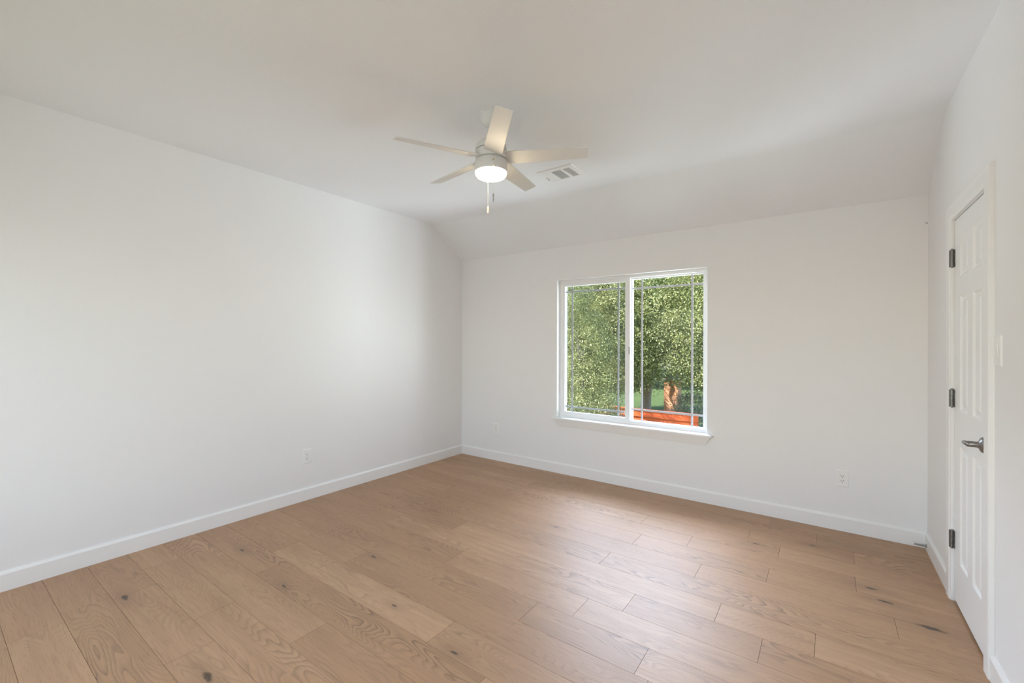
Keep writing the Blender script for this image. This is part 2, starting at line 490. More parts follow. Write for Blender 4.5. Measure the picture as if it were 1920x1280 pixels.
# baseboards with a chamfered top
BH, BT = 0.108, 0.014
prof = [(0, 0), (BT, 0), (BT, BH - 0.014), (BT * 0.45, BH), (0, BH)]
def baseboard(name, A, U, L, label):
    bm = bmesh.new(); prism(bm, prof, A, U, (0, 0, 1), L)
    return tag(obj(name, bm, m_trim), label, 'baseboard', kind='structure')
baseboard('baseboard_left', (0, YR, 0), (1, 0, 0), (0, -YR, 0), 'white baseboard along the left wall')
baseboard('baseboard_back', (0, 0, 0), (0, -1, 0), (W, 0, 0), 'white baseboard under the window wall')
baseboard('baseboard_right', (W, -0.663, 0), (-1, 0, 0), (0, 0.663, 0), 'short white baseboard between door casing and back corner')
baseboard('baseboard_right', (W, YR, 0), (-1, 0, 0), (0, -YR - 1.437, 0), 'white baseboard on the right wall, near side of the door')
baseboard('baseboard_rear', (0, YR, 0), (0, 1, 0), (W, 0, 0), 'white baseboard along the rear wall')

# ------------------------------------------------------------------ front window
def frame_bm(x0, x1, z0, z1, y0, y1, l, r, b, t):
    bm = bmesh.new()
    out = [(x0, z0), (x1, z0), (x1, z1), (x0, z1)]
    inn = [(x0 + l, z0 + b), (x1 - r, z0 + b), (x1 - r, z1 - t), (x0 + l, z1 - t)]
    V = [[bm.verts.new((x, y, z)) for x, z in q] for y in (y0, y1) for q in (out, inn)]
    of, inf, ob, inb = V
    for i in range(4):
        j = (i + 1) % 4
        bm.faces.new((of[i], of[j], inf[j], inf[i])); bm.faces.new((ob[i], inb[i], inb[j], ob[j]))
        bm.faces.new((of[i], ob[i], ob[j], of[j])); bm.faces.new((inf[i], inf[j], inb[j], inb[i]))
    return bm
FY = 0.062
win = tag(obj('window_1', frame_bm(WX0 + 0.004, WX1 - 0.004, WZ0, WZ1 - 0.004, FY, 0.148, 0.030, 0.030, 0.034, 0.028), m_vinyl, bevel=0.002),
          'white two-pane sliding window looking onto oak trees', 'window', kind='structure')
# painted drywall return around the opening
rb = B((WX0, WX0 + 0.004, -0.002, 0.15, WZ0, WZ1), (WX1 - 0.004, WX1, -0.002, 0.15, WZ0, WZ1), (WX0, WX1, -0.002, 0.15, WZ1 - 0.004, WZ1))
obj('window_return', rb, m_trim, win)
# left, sliding sash on the room side
SX0, SX1, SZ0, SZ1 = 1.392, 2.142, 0.622, 2.018
sash = obj('sliding_sash', frame_bm(SX0, SX1, SZ0, SZ1, 0.064, 0.098, 0.030, 0.050, 0.028, 0.034), m_vinyl, win, bevel=0.002)
obj('pane', B((SX0 + 0.026, SX1 - 0.046, 0.078, 0.082, SZ0 + 0.024, SZ1 - 0.030)), m_glass, sash)
gx0, gx1, gz0, gz1 = SX0 + 0.03, SX1 - 0.05, SZ0 + 0.028, SZ1 - 0.034
def grid(x0, x1, z0, z1, y, xs, zs, parent, w=0.017):
    bm = bmesh.new()
    for x in xs: box(bm, x - w / 2, x + w / 2, y - 0.003, y + 0.003, z0, z1)
    for z in zs: box(bm, x0, x1, y - 0.0031, y + 0.0031, z - w / 2, z + w / 2)
    return obj('muntin_grid', bm, m_grid, parent, bevel=0.0015)
grid(gx0, gx1, gz0, gz1, 0.088, (1.500, 2.014), (0.700, 1.926), sash)
bm = B((SX1 - 0.012, SX1 + 0.006, 0.052, 0.066, 1.275, 1.345))
obj('sash_lock', bm, m_grid, sash, bevel=0.003)
# right, fixed pane further out
fx = obj('fixed_sash', frame_bm(2.118, WX1 - 0.034, 0.612, WZ1 - 0.030, 0.104, 0.140, 0.034, 0.026, 0.016, 0.014), m_vinyl, win, bevel=0.002)
obj('pane', B((2.148, WX1 - 0.056, 0.120, 0.124, 0.624, WZ1 - 0.040)), m_glass, fx)
grid(2.152, WX1 - 0.060, 0.628, WZ1 - 0.044, 0.115, (2.243, 2.705), (0.733, 1.917), fx)
# insect screen outside the sliding half
sc_ = obj('insect_screen', frame_bm(SX0 - 0.004, SX1 - 0.012, SZ0 - 0.006, SZ1 + 0.006, 0.136, 0.146, 0.018, 0.018, 0.018, 0.018), m_grid, win)
obj('screen_mesh', B((SX0 + 0.012, SX1 - 0.028, 0.1405, 0.1415, SZ0 + 0.010, SZ1 - 0.010)), m_screen, sc_)
# stool and apron
bm = B((1.318, 2.902, -0.044, 0.064, WZ0 - 0.020, WZ0))
sill = tag(obj('trim_1', bm, m_trim, bevel=0.004), 'white wooden sill under the window with angled apron', 'sill', kind='structure')
bm = bmesh.new()
zt, zb = WZ0 - 0.020, WZ0 - 0.092
q = [(1.332, -0.034, zt), (2.888, -0.034, zt), (2.845, -0.011, zb), (1.375, -0.011, zb)]
f = [bm.verts.new(p) for p in q]; k = [bm.verts.new((p[0], 0.0, p[2])) for p in q]
bm.faces.new(f); bm.faces.new(k[::-1])
for i in range(4): bm.faces.new((f[i], k[i], k[(i + 1) % 4], f[(i + 1) % 4]))
obj('apron', bm, m_trim, sill, bevel=0.002)

# made-up rear window behind the viewer, an opening for the fill lamp
w2 = tag(obj('added_window_2', frame_bm(RX0, RX1, RZ0, RZ1, YR - 0.13, YR - 0.05, 0.05, 0.05, 0.05, 0.05), m_vinyl, bevel=0.003), 'wide white window added behind the viewer to hold the fill lamp', 'window', kind='structure')
obj('pane', B((RX0 + 0.04, RX1 - 0.04, YR - 0.092, YR - 0.088, RZ0 + 0.04, RZ1 - 0.04)), m_glass, w2)

# ------------------------------------------------------------------ door
def door_bm():
    bm = bmesh.new()
    y0, y1, z0, z1, x, th = DY0 + 0.003, DY1 - 0.003, 0.014, 2.046, W + 0.002, 0.035
    ys = [y0, -1.243, -1.095, -1.012, -0.860, y1]
    zs = [z0, 0.240, 0.852, 1.038, 1.634, 1.737, 1.945, z1]
    vc = {}
    def V(y, z, d=0.0):
        key = (round(y, 5), round(z, 5), round(d, 5))
        if key not in vc: vc[key] = bm.verts.new((x + d, y, z))
        return vc[key]
    for i in range(5):
        for j in range(7):
            a, b, c, d = ys[i], ys[i + 1], zs[j], zs[j + 1]
            if i in (1, 3) and j in (1, 3, 5):
                steps = [(0, 0), (0.010, 0.009), (0.022, 0.009), (0.040, 0.002)]
                for (s0, d0), (s1, d1) in zip(steps, steps[1:]):
                    o = [(a + s0, c + s0), (b - s0, c + s0), (b - s0, d - s0), (a + s0, d - s0)]
                    n = [(a + s1, c + s1), (b - s1, c + s1), (b - s1, d - s1), (a + s1, d - s1)]
                    for k in range(4):
                        l = (k + 1) % 4
                        bm.faces.new((V(*o[k], d0), V(*o[l], d0), V(*n[l], d1), V(*n[k], d1)))
                bm.faces.new([V(*p, steps[-1][1]) for p in n])
            else:
                bm.faces.new((V(a, c), V(b, c), V(b, d), V(a, d)))
    # edges and back
    bk = [bm.verts.new((x + th, y, z)) for y, z in ((y0, z0), (y1, z0), (y1, z1), (y0, z1))]
    bm.faces.new(bk)
    bot = [V(y, z0) for y in ys]; top = [V(y, z1) for y in ys]; lf = [V(y0, z) for z in zs]; rt = [V(y1, z) for z in zs]
    bm.faces.new(bot + [bk[1], bk[0]]); bm.faces.new(top + [bk[2], bk[3]])
    bm.faces.new(lf + [bk[3], bk[0]]); bm.faces.new(rt + [bk[2], bk[1]])
    return bm
door = tag(obj('door_1', door_bm(), m_door), 'closed white six-panel door in the right wall', 'door', kind='structure')

def hinge(z):
    hx, hy, r = W - 0.0085, DY1 + 0.001, 0.0065
    bm = bmesh.new()
    box(bm, W - 0.019, W + 0.001, hy + 0.0035, hy + 0.0055, z - 0.046, z + 0.046)      # leaf beside the casing edge
    box(bm, W - 0.0005, W + 0.0018, hy - 0.018, hy + 0.003, z - 0.046, z + 0.046)       # leaf let into the door edge
    h = obj('hinge', bm, m_hinge, door)
    kb = bmesh.new()
    for i in range(3):
        a = z - 0.046 + i * 0.0315
        lathe(kb, [(r, a), (r, a + 0.029)], (hx, hy - 0.003, 0), (0, 0, 1), 16)
    obj('knuckle', kb, m_hinge, h)
    pb = bmesh.new(); lathe(pb, [(0.004, z - 0.05), (0.004, z + 0.046), (0.0075, z + 0.0465), (0.0075, z + 0.050), (0.004, z + 0.053), (0, z + 0.0535)], (hx, hy - 0.003, 0), (0, 0, 1), 14)
    obj('hinge_pin', pb, m_nickel, h, smooth=True)
    sb = bmesh.new()
    for dz in (-0.034, 0.0, 0.034):
        lathe(sb, [(0.0034, 0), (0.0034, 0.0012), (0.0, 0.0013)], (W - 0.0065, hy + 0.0035, z + dz), (0, -1, 0), 10)
    obj('screw', sb, m_slot, h)
for z in (1.846, 1.090, 0.330): hinge(z)

hy, hz = -1.268, 0.937
bm = bmesh.new()
lathe(bm, [(0.034, 0), (0.034, 0.003), (0.030, 0.008), (0.018, 0.013), (0.014, 0.018)], (W + 0.002, hy, hz), (-1, 0, 0), 32)
handle = smooth_sharp(obj('door_handle', bm, m_nickel, door))
bm = bmesh.new(); lathe(bm, [(0.0130, 0.012), (0.0130, 0.049), (0.0110, 0.052), (0.0, 0.052)], (W + 0.002, hy, hz), (-1, 0, 0), 24)
smooth_sharp(obj('neck', bm, m_nickel, handle))
bm = bmesh.new()
tube(bm, [(W - 0.046, hy - 0.013, hz), (W - 0.048, hy + 0.004, hz + 0.0005), (W - 0.050, hy + 0.030, hz - 0.001), (W - 0.046, hy + 0.066, hz - 0.005), (W - 0.038, hy + 0.098, hz - 0.009), (W - 0.035, hy + 0.106, hz - 0.010)],
     [0.0105, 0.0110, 0.0095, 0.0085, 0.0085, 0.005], 14)
obj('lever', bm, m_nickel, handle, smooth=True)

# casing and jamb
CW, CT = 0.080, 0.0185
bm = bmesh.new()
zi = DZ + 0.004
pr = [(0, 0), (0, CT * 0.62), (0.010, CT * 0.8), (0.016, CT), (CW - 0.004, CT), (CW, CT - 0.004), (CW, 0)]
def casing(rail):      # rail: list of (y,z,outward dir y, outward dir z)
    rings = []
    for (y, z, oy, oz) in rail:
        rings.append([bm.verts.new((W - t, y + oy * w, z + oz * w)) for w, t in pr])
    for a, b in zip(rings, rings[1:]):
        for i in range(len(pr)):
            j = (i + 1) % len(pr)
            bm.faces.new((a[i], a[j], b[j], b[i]))
    bm.faces.new(rings[0]); bm.faces.new(rings[-1][::-1])
casing([(DY0, 0, -1, 0), (DY0, zi, -1, 1), (DY1, zi, 1, 1), (DY1, 0, 1, 0)])
tr = tag(obj('trim_2', bm, m_trim), 'white door casing around the closed door', 'door casing', kind='structure')
bm = B((W, W + TW, DY0 - 0.02, DY0 - 0.0005, 0, DZ + 0.02), (W, W + TW, DY1 + 0.0005, DY1 + 0.02, 0, DZ + 0.02), (W, W + TW, DY0, DY1, DZ + 0.001, DZ + 0.02),
       (W + 0.039, W + 0.055, DY0, DY0 + 0.011, 0, DZ), (W + 0.039, W + 0.055, DY1 - 0.011, DY1, 0, DZ), (W + 0.039, W + 0.055, DY0, DY1, DZ - 0.011, DZ))
obj('door_jamb', bm, m_trim, tr)

# spring door stop on the short baseboard
ds = empty('door_stop', (W - BT, -0.068, 0.034))
tag(ds, 'spring door stop with white tip on the baseboard near the back right corner', 'door stop')
bm = bmesh.new(); lathe(bm, [(0.011, 0), (0.011, 0.002), (0.007, 0.008), (0.0, 0.008)], (0, 0, 0), (-1, 0, 0), 18); smooth_sharp(obj('base', bm, m_steel, ds))
bm = bmesh.new()
pts, N = [], 150
for i in range(N + 1):
    t = i / N; a = t * 2 * PI * 15
    rr = 0.0070 - 0.002 * t
    pts.append((-0.004 - 0.060 * t, rr * math.cos(a), rr * math.sin(a)))
tube(bm, pts, 0.0011, 6); obj('spring', bm, m_steel, ds, smooth=True)
bm = bmesh.new(); lathe(bm, [(0.0055, 0.062), (0.0075, 0.064), (0.0078, 0.074), (0.005, 0.078), (0, 0.0785)], (0, 0, 0), (-1, 0, 0), 16); smooth_sharp(obj('rubber_tip', bm, m_plate, ds))

# ------------------------------------------------------------------ outlets and switch (built facing -Y, back on the wall)
def plate_bm(w, h, iw, ih, t=0.006):
    bm = bmesh.new()
    def ring(hw, hh, y): return [bm.verts.new((x, y, z)) for x, z in ((-hw, -hh), (hw, -hh), (hw, hh), (-hw, hh))]
    R = [ring(w / 2, h / 2, 0), ring(w / 2, h / 2, -t * 0.45), ring(w / 2 - 0.005, h / 2 - 0.005, -t), ring(iw / 2, ih / 2, -t), ring(iw / 2, ih / 2, -t * 0.3)]
    for a, b in zip(R, R[1:]):
        for i in range(4): bm.faces.new((a[i], a[(i + 1) % 4], b[(i + 1) % 4], b[i]))
    bm.faces.new(R[0]); bm.faces.new(R[-1])
    return bm
def screw(parent, x, z, y):
    bm = bmesh.new(); lathe(bm, [(0.003, 0), (0.003, 0.0006), (0.002, 0.001), (0, 0.001)], (x, y, z), (0, -1, 0), 12)
    obj('screw', bm, m_plate, parent)
def outlet(loc, rz, label):
    t = empty('wall_outlet', loc, rz); tag(t, label, 'outlet', 'white electrical outlets on the walls')
    obj('cover_plate', plate_bm(0.079, 0.124, 0.0345, 0.0685), m_plate, t)
    rc = obj('receptacle', B((-0.0165, 0.0165, -0.0072, -0.0018, -0.0335, 0.0335)), m_plate, t, bevel=0.001)
    for dz in (0.0175, -0.0175):
        bm = B((-0.0085, -0.0058, -0.0074, -0.0070, dz - 0.0005, dz + 0.0085), (0.0058, 0.0085, -0.0074, -0.0070, dz + 0.0005, dz + 0.0080))
        lathe(bm, [(0.0030, 0), (0.0030, 0.0003)], (0, -0.0071, dz - 0.0075), (0, -1, 0), 14)
        obj('socket_holes', bm, m_slot, rc)
    screw(t, 0, 0.048, -0.006); screw(t, 0, -0.048, -0.006)
    return t
outlet((0.544, 0, 0.369), 0, 'white outlet on the window wall, left of the window')
outlet((3.790, 0, 0.386), 0, 'white outlet on the window wall, right of the window near the door')
outlet((0, -2.003, 0.380), PI / 2, 'white outlet low on the left wall')
sw = empty('light_switch', (W, -1.4925, 1.357), -PI / 2)
tag(sw, 'white rocker light switch beside the door casing', 'light switch')
obj('cover_plate', plate_bm(0.086, 0.124, 0.0345, 0.0685), m_plate, sw)
bm = bmesh.new()
prism(bm, [(-0.0335, 0.0062), (0.0335, 0.0100), (0.0335, 0.0018), (-0.0335, 0.0018)], (-0.0165, 0, 0), (0, 0, 1), (0, -1, 0), (0.033, 0, 0))
obj('rocker', bm, m_plate, sw, bevel=0.0008)
screw(sw, 0, 0.048, -0.006); screw(sw, 0, -0.048, -0.006)
bm = bmesh.new(); lathe(bm, [(0.005, 0), (0.005, 0.004), (0.003, 0.007), (0, 0.007)], (W - 0.006, 0, 2.206), (0, -1, 0), 12)
tag(obj('wall_plug', bm, mat('plug_grey', (0.5, 0.49, 0.47), 0.6)), 'tiny grey plug high in the back right corner', 'wall plug')

# ------------------------------------------------------------------ ceiling register
def register():
    vx0, vx1, vy0, vy1 = 1.808, 2.122, -1.118, -0.868
    cx, cy = (vx0 + vx1) / 2, (vy0 + vy1) / 2
    t = empty('air_vent', (cx, cy, HC)); tag(t, 'white rectangular ceiling air register beside the fan', 'air vent')
    L = lambda x, y: (x - cx, y - cy)
    ops = [(1.847, 1.902), (1.915, 1.999), (2.022, 2.080)]
    ya, yb = -1.073, -0.893
    bm = bmesh.new()
    xs = [vx0 + 0.006] + [v for o in ops for v in o] + [vx1 - 0.006]; ys = [vy0 + 0.006, ya, yb, vy1 - 0.006]
    z = -0.007
    for i in range(len(xs) - 1):
        for j in range(3):
            if j == 1 and i in (1, 3, 5): continue
            a, b, c, d = xs[i], xs[i + 1], ys[j], ys[j + 1]
            bm.faces.new([bm.verts.new((*L(x, y), z)) for x, y in ((a, c), (b, c), (b, d), (a, d))])
    for (a, b) in ops:                                  # lips of the openings
        q = [(a, ya), (b, ya), (b, yb), (a, yb)]
        for i in range(4):
            p1, p2 = q[i], q[(i + 1) % 4]
            bm.faces.new([bm.verts.new(v) for v in ((*L(*p1), z), (*L(*p2), z), (*L(*p2), -0.001), (*L(*p1), -0.001))])
    o_ = [(vx0, vy0), (vx1, vy0), (vx1, vy1), (vx0, vy1)]; i_ = [(vx0 + .006, vy0 + .006), (vx1 - .006, vy0 + .006), (vx1 - .006, vy1 - .006), (vx0 + .006, vy1 - .006)]
    for i in range(4):
        j = (i + 1) % 4
        bm.faces.new([bm.verts.new(v) for v in ((*L(*o_[i]), -0.002), (*L(*o_[j]), -0.002), (*L(*i_[j]), z), (*L(*i_[i]), z))])
        bm.faces.new([bm.verts.new(v) for v in ((*L(*o_[i]), 0), (*L(*o_[j]), 0), (*L(*o_[j]), -0.002), (*L(*o_[i]), -0.002))])
    bmesh.ops.remove_doubles(bm, verts=bm.verts, dist=1e-5)
    obj('face_plate', bm, m_vent, t)
    bm = bmesh.new()
    for (a, b) in ops: box(bm, L(a, 0)[0] - 0.001, L(b, 0)[0] + 0.001, L(0, ya)[1] - 0.001, L(0, yb)[1] + 0.001, -0.0012, -0.0002)
    obj('duct', bm, m_dark, t)
    def slat(bm, x, w, tilt, y0, y1, zc):
        c, s = math.cos(tilt) * w / 2, math.sin(tilt) * w / 2
        nx, nz = -math.sin(tilt) * 0.0004, math.cos(tilt) * 0.0004
        p = [(x - c + nx, zc - s + nz), (x + c + nx, zc + s + nz), (x + c - nx, zc + s - nz), (x - c - nx, zc - s - nz)]
        prism(bm, p, (0, y0, 0), (1, 0, 0), (0, 0, 1), (0, y1 - y0, 0))
    y0, y1 = L(0, ya)[1], L(0, yb)[1]
    b1 = bmesh.new(); a, b = L(ops[0][0], 0)[0], L(ops[0][1], 0)[0]
    n = 5
    for i in range(n): slat(b1, a + (i + .5) * (b - a) / n, 0.0115, 0.30, y0, y1, -0.0050)
    obj('louver_bank', b1, m_vent, t)
    b2 = bmesh.new(); a, b = L(ops[1][0], 0)[0], L(ops[1][1], 0)[0]
    n = 14
    for i in range(n):
        yy = y0 + (i + .5) * (y1 - y0) / n
        box(b2, a, b, yy - 0.0022, yy + 0.0022, -0.0050, -0.0030)
    obj('louver_bank', b2, m_vent, t)
    b3 = bmesh.new(); a, b = L(ops[2][0], 0)[0], L(ops[2][1], 0)[0]
    for i in range(5):
        xx = a + (i + .5) * (b - a) / 5; box(b3, xx - 0.0012, xx + 0.0012, y0, y1, -0.0062, -0.0022)
    for i in range(12):
        yy = y0 + (i + .5) * (y1 - y0) / 12; box(b3, a, b, yy - 0.0011, yy + 0.0011, -0.0064, -0.0040)
    obj('louver_bank', b3, m_vent, t)
    lx, ly = L(1.826, -0.965)
    obj('damper_lever', B((lx - 0.004, lx + 0.004, ly - 0.028, ly + 0.028, -0.009, -0.0065), (lx - 0.002, lx + 0.002, ly + 0.012, ly + 0.022, -0.018, -0.009)), m_fob, t, bevel=0.001)
    for sx in (1.829, 2.101):
        bm = bmesh.new(); lathe(bm, [(0.004, 0.0065), (0.004, 0.0078), (0.002, 0.0088), (0, 0.0088)], (*L(sx, -0.90 if sx < 2 else -0.98), 0), (0, 0, -1), 12); obj('screw', bm, m_vent, t)
register()

# ------------------------------------------------------------------ ceiling fan
def fan():
    FX, FYc = 2.082, -2.039
    t = empty('ceiling_fan', (FX, FYc, HC)); tag(t, 'white five-blade ceiling fan with a lit warm lamp and pull chains', 'ceiling fan')
    Z = lambda z: z - HC
    bm = bmesh.new(); lathe(bm, [(0.068, 0.0), (0.070, -0.006), (0.070, -0.014), (0.064, -0.018), (0.063, -0.030), (0.058, -0.055), (0.045, -0.074), (0.028, -0.084), (0.0, -0.085)], n=40)
    smooth_sharp(obj('canopy', bm, m_fan, t), 50)
    bm = bmesh.new(); lathe(bm, [(0.0125, -0.080), (0.0125, Z(2.545))], n=20); smooth_sharp(obj('downrod', bm, m_fan, t))
    bm = bmesh.new(); lathe(bm, [(0.022, Z(2.590)), (0.026, Z(2.585)), (0.028, Z(2.566)), (0.060, Z(2.562)), (0.080, Z(2.556)), (0.089, Z(2.545)), (0.0925, Z(2.530)), (0.0925, Z(2.5145)), (0.0, Z(2.5145))], n=48)
    smooth_sharp(obj('motor_housing', bm, m_fan, t), 50)
    bm = bmesh.new(); lathe(bm, [(0.080, Z(2.515)), (0.080, Z(2.509)), (0.093, Z(2.508)), (0.093, Z(2.461)), (0.080, Z(2.460)), (0.080, Z(2.453)), (0, Z(2.453))], n=48)
    smooth_sharp(obj('blade_hub', bm, m_fan, t), 50)
    for k in range(5):
        a = -0.788 + k * 2 * PI / 5
        d = Vector((math.cos(a), math.sin(a), 0)); tt = Vector((-math.sin(a), math.cos(a), 0))
        pt = -0.264
        w = tt * math.cos(pt) + Vector((0, 0, 1)) * math.sin(pt); nn = d.cross(w)
        bm = bmesh.new()
        zc = Z(2.470)
        rows = [(0.090, 0.046, 0.004), (0.105, 0.054, 0.0), (0.160, 0.0545, 0.0), (0.556, 0.0445, 0.0), (0.563, 0.0425, 0.0)]
        th = 0.0030
        rings = []
        for r, hw, dz in rows:
            c = Vector((0, 0, zc + dz)) + d * r
            rings.append([bm.verts.new(c + w * s * hw + nn * u * th) for s, u in ((-1, -1), (1, -1), (1, 1), (-1, 1))])
        for p, q in zip(rings, rings[1:]):
            for i in range(4): bm.faces.new((p[i], p[(i + 1) % 4], q[(i + 1) % 4], q[i]))
        bm.faces.new(rings[0]); bm.faces.new(rings[-1])
        bl = obj('blade', bm, m_fan, t, bevel=0.0015)
    # light kit
    bm = bmesh.new(); lathe(bm, [(0.0, Z(2.452)), (0.093, Z(2.452)), (0.0955, Z(2.449)), (0.0955, Z(2.392)), (0.0945, Z(2.386)), (0.0900, Z(2.386)), (0.0900, Z(2.392)), (0.0, Z(2.393))], n=48)
    smooth_sharp(obj('light_kit', bm, m_fan, t), 50)
    bm = bmesh.new(); lathe(bm, [(0.0905, Z(2.390)), (0.0915, Z(2.382)), (0.0905, Z(2.372)), (0.082, Z(2.361)), (0.064, Z(2.353)), (0.038, Z(2.348)), (0, Z(2.3465))], n=48)
    obj('diffuser', bm, m_lamp, t, smooth=True)
    # chains
    def chain(x, y, ztop, zend, fob, fm, cm):
        lx, ly = x - FX, y - FYc
        ch = bmesh.new(); n = int((ztop - zend) / 0.0042)
        for i in range(n):
            z = Z(ztop) - (i + .5) * (ztop - zend) / n
            lathe(ch, [(0, z - 0.0019), (0.0013, z - 0.0013), (0.0019, z), (0.0013, z + 0.0013), (0, z + 0.0019)], (lx, ly, 0), n=6)
        lathe(ch, [(0.0007, Z(zend)), (0.0007, Z(ztop))], (lx, ly, 0), n=5)
        c = obj('pull_chain', ch, cm, t, smooth=True)
        fb = bmesh.new(); lathe(fb, [(r, Z(z)) for r, z in fob], (lx, ly, 0), n=18)
        smooth_sharp(obj('fob', fb, fm, c), 50)
        return c
    # far chain hangs from behind the lamp, white cylinder fob
    chain(2.0115, -1.979, 2.395, 2.212, [(0.002, 2.218), (0.0045, 2.214), (0.0062, 2.208), (0.0072, 2.176), (0.0068, 2.172), (0, 2.172)], m_plate, m_plate)
    c2 = chain(2.1560, -2.109, 2.424, 2.226, [(0.0015, 2.230), (0.003, 2.226), (0.0055, 2.219), (0.0055, 2.217), (0.0030, 2.2165), (0.0034, 2.190), (0.0015, 2.179), (0, 2.179)], m_fob, m_plate)
    d = Vector((2.1560 - FX, -2.109 - FYc, 0)).normalized()
    bm = bmesh.new(); lathe(bm, [(0.0040, 0.092), (0.0040, 0.098), (0.0028, 0.0995), (0.0028, 0.103), (0, 0.1032)], (0, 0, Z(2.426)), d, 14)
    obj('switch_ferrule', bm, m_brass, t)
fan()

# ------------------------------------------------------------------ outside: ground, fence, brick column, trees
GZ = -3.15
bm = bmesh.new(); bm.faces.new([bm.verts.new(p) for p in ((-60, -25, GZ), (45, -25, GZ), (45, 75, GZ), (-60, 75, GZ))])
tag(obj('ground', bm, m_grass), 'green lawn of the yard outside', 'lawn', kind='structure')

def fence():
    x0, x1, y, zt = -9.0, -0.32, 13.9, -1.37
    t = empty('wooden_fence', ((x0 + x1) / 2, y, GZ)); tag(t, 'bright red-orange stained wooden fence seen low through the right pane', 'fence')
    ox = (x0 + x1) / 2
    rnd = random.Random(3)
    bm = bmesh.new(); x = x0
    while x < x1 - 0.01:
        h = zt - GZ - 0.04 + rnd.uniform(-0.012, 0.012)
        box(bm, x - ox, min(x + 0.137, x1) - ox, -0.010 + rnd.uniform(-.003, .003), 0.010, 0.03, h); x += 0.142
    obj('board_panel', bm, m_fence, t)
    for z in (0.35, zt - GZ - 0.32): obj('rail', B((x0 - ox, x1 - ox, -0.055, -0.014, z, z + 0.088)), m_fence, t)
    obj('cap_rail', B((x0 - ox, x1 - ox, -0.07, 0.07, zt - GZ - 0.028, zt - GZ)), m_fence, t)
    for px in (x0 + .1, -6.6, -4.2, -2.25, x1 - 0.06): obj('post', B((px - ox - 0.05, px - ox + 0.05, 0.012, 0.11, 0, zt - GZ - 0.03)), m_fence, t)
fence()

bc = empty('brick_column', (-2.42, 18.0, GZ)); tag(bc, 'orange brick column standing behind the red fence', 'brick column')
obj('shaft', B((-0.33, 0.33, -0.33, 0.33, 0, 2.72)), m_brick, bc)
obj('base_course', B((-0.38, 0.38, -0.38, 0.38, 0, 0.30)), m_brick, bc)
obj('cap', B((-0.38, 0.38, -0.38, 0.38, 2.72, 2.80)), m_ext, bc, bevel=0.02)

def leaves(name, seed, crown, n_clump, per, size, material, parent, loc, clump_r=0.38, cut=None):
    """crown: list of (cx,cy,cz,rx,ry,rz); leaves in clumps through the outer part of these lobes"""
    rg = np.random.default_rng(seed)
    cs = []
    wts = np.array([c[3] * c[5] for c in crown]); wts = wts / wts.sum()
    for c, w in zip(crown, wts):
        n = int(n_clump * w)
        d = rg.normal(size=(n, 3)); d /= np.linalg.norm(d, axis=1)[:, None]
        r = rg.uniform(0.62, 1.03, n) ** 0.8
        cs.append(np.array(c[:3]) + d * r[:, None] * np.array(c[3:]))
    cs = np.concatenate(cs)
    if cut is not None: cs = cs[cut(cs)]
    N = len(cs) * per
    cen = np.repeat(cs, per, axis=0)
    ct = np.repeat(rg.uniform(0, 1, len(cs)), per)
    p = cen + rg.normal(size=(N, 3)) * clump_r * np.array([1, 1, 0.75]) * 0.6
    ax = rg.normal(size=(N, 3)); ax[:, 2] *= 0.9; ax /= np.linalg.norm(ax, axis=1)[:, None]
    nr = rg.normal(size=(N, 3)) * 0.95 + np.array([-0.25, -0.35, 0.50])
    sd = np.cross(ax, nr); sd /= (np.linalg.norm(sd, axis=1)[:, None] + 1e-9)
    nr = np.cross(sd, ax)
    L = size * rg.uniform(0.7, 1.3, N)[:, None]; Wd = L * rg.uniform(0.42, 0.66, N)[:, None]
    v = np.empty((N, 4, 3))
    v[:, 0] = p - ax * L / 2; v[:, 1] = p + sd * Wd / 2 + nr * L * 0.08 + ax * L * 0.05; v[:, 2] = p + ax * L / 2; v[:, 3] = p - sd * Wd / 2 + nr * L * 0.08 + ax * L * 0.05
    v = (v - np.array(loc)).reshape(-1, 3)
    me = bpy.data.meshes.new(name)
    me.vertices.add(N * 4); me.vertices.foreach_set('co', v.ravel())
    me.loops.add(N * 4); me.loops.foreach_set('vertex_index', np.arange(N * 4, dtype=np.int32))
    me.polygons.add(N); me.polygons.foreach_set('loop_start', np.arange(0, N * 4, 4, dtype=np.int32)); me.polygons.foreach_set('loop_total', np.full(N, 4, dtype=np.int32))
    a = me.attributes.new('tint', 'FLOAT', 'FACE')
    tint = np.clip(rg.uniform(0, 1, N) * 0.72 + ct * 0.28, 0, 1)
    a.data.foreach_set('value', tint.astype(np.float32))
    me.update(); me.validate()
    me.materials.append(material)
    o = bpy.data.objects.new(name, me); C.objects.link(o); o.parent = parent
    return o

m_leaf = leaf_mat('oak_leaves', [(0.0, (0.11, 0.13, 0.05)), (0.35, (0.28, 0.31, 0.12)), (0.70, (0.46, 0.49, 0.22)), (0.90, (0.62, 0.61, 0.36)), (1.0, (0.70, 0.56, 0.42))])
m_leafd = leaf_mat('dark_leaves', [(0.0, (0.05, 0.085, 0.025)), (0.5, (0.12, 0.18, 0.05)), (1.0, (0.26, 0.33, 0.11))])
m_leafp = leaf_mat('pale_leaves', [(0.0, (0.16, 0.18, 0.10)), (0.6, (0.42, 0.42, 0.30)), (1.0, (0.62, 0.58, 0.48))])

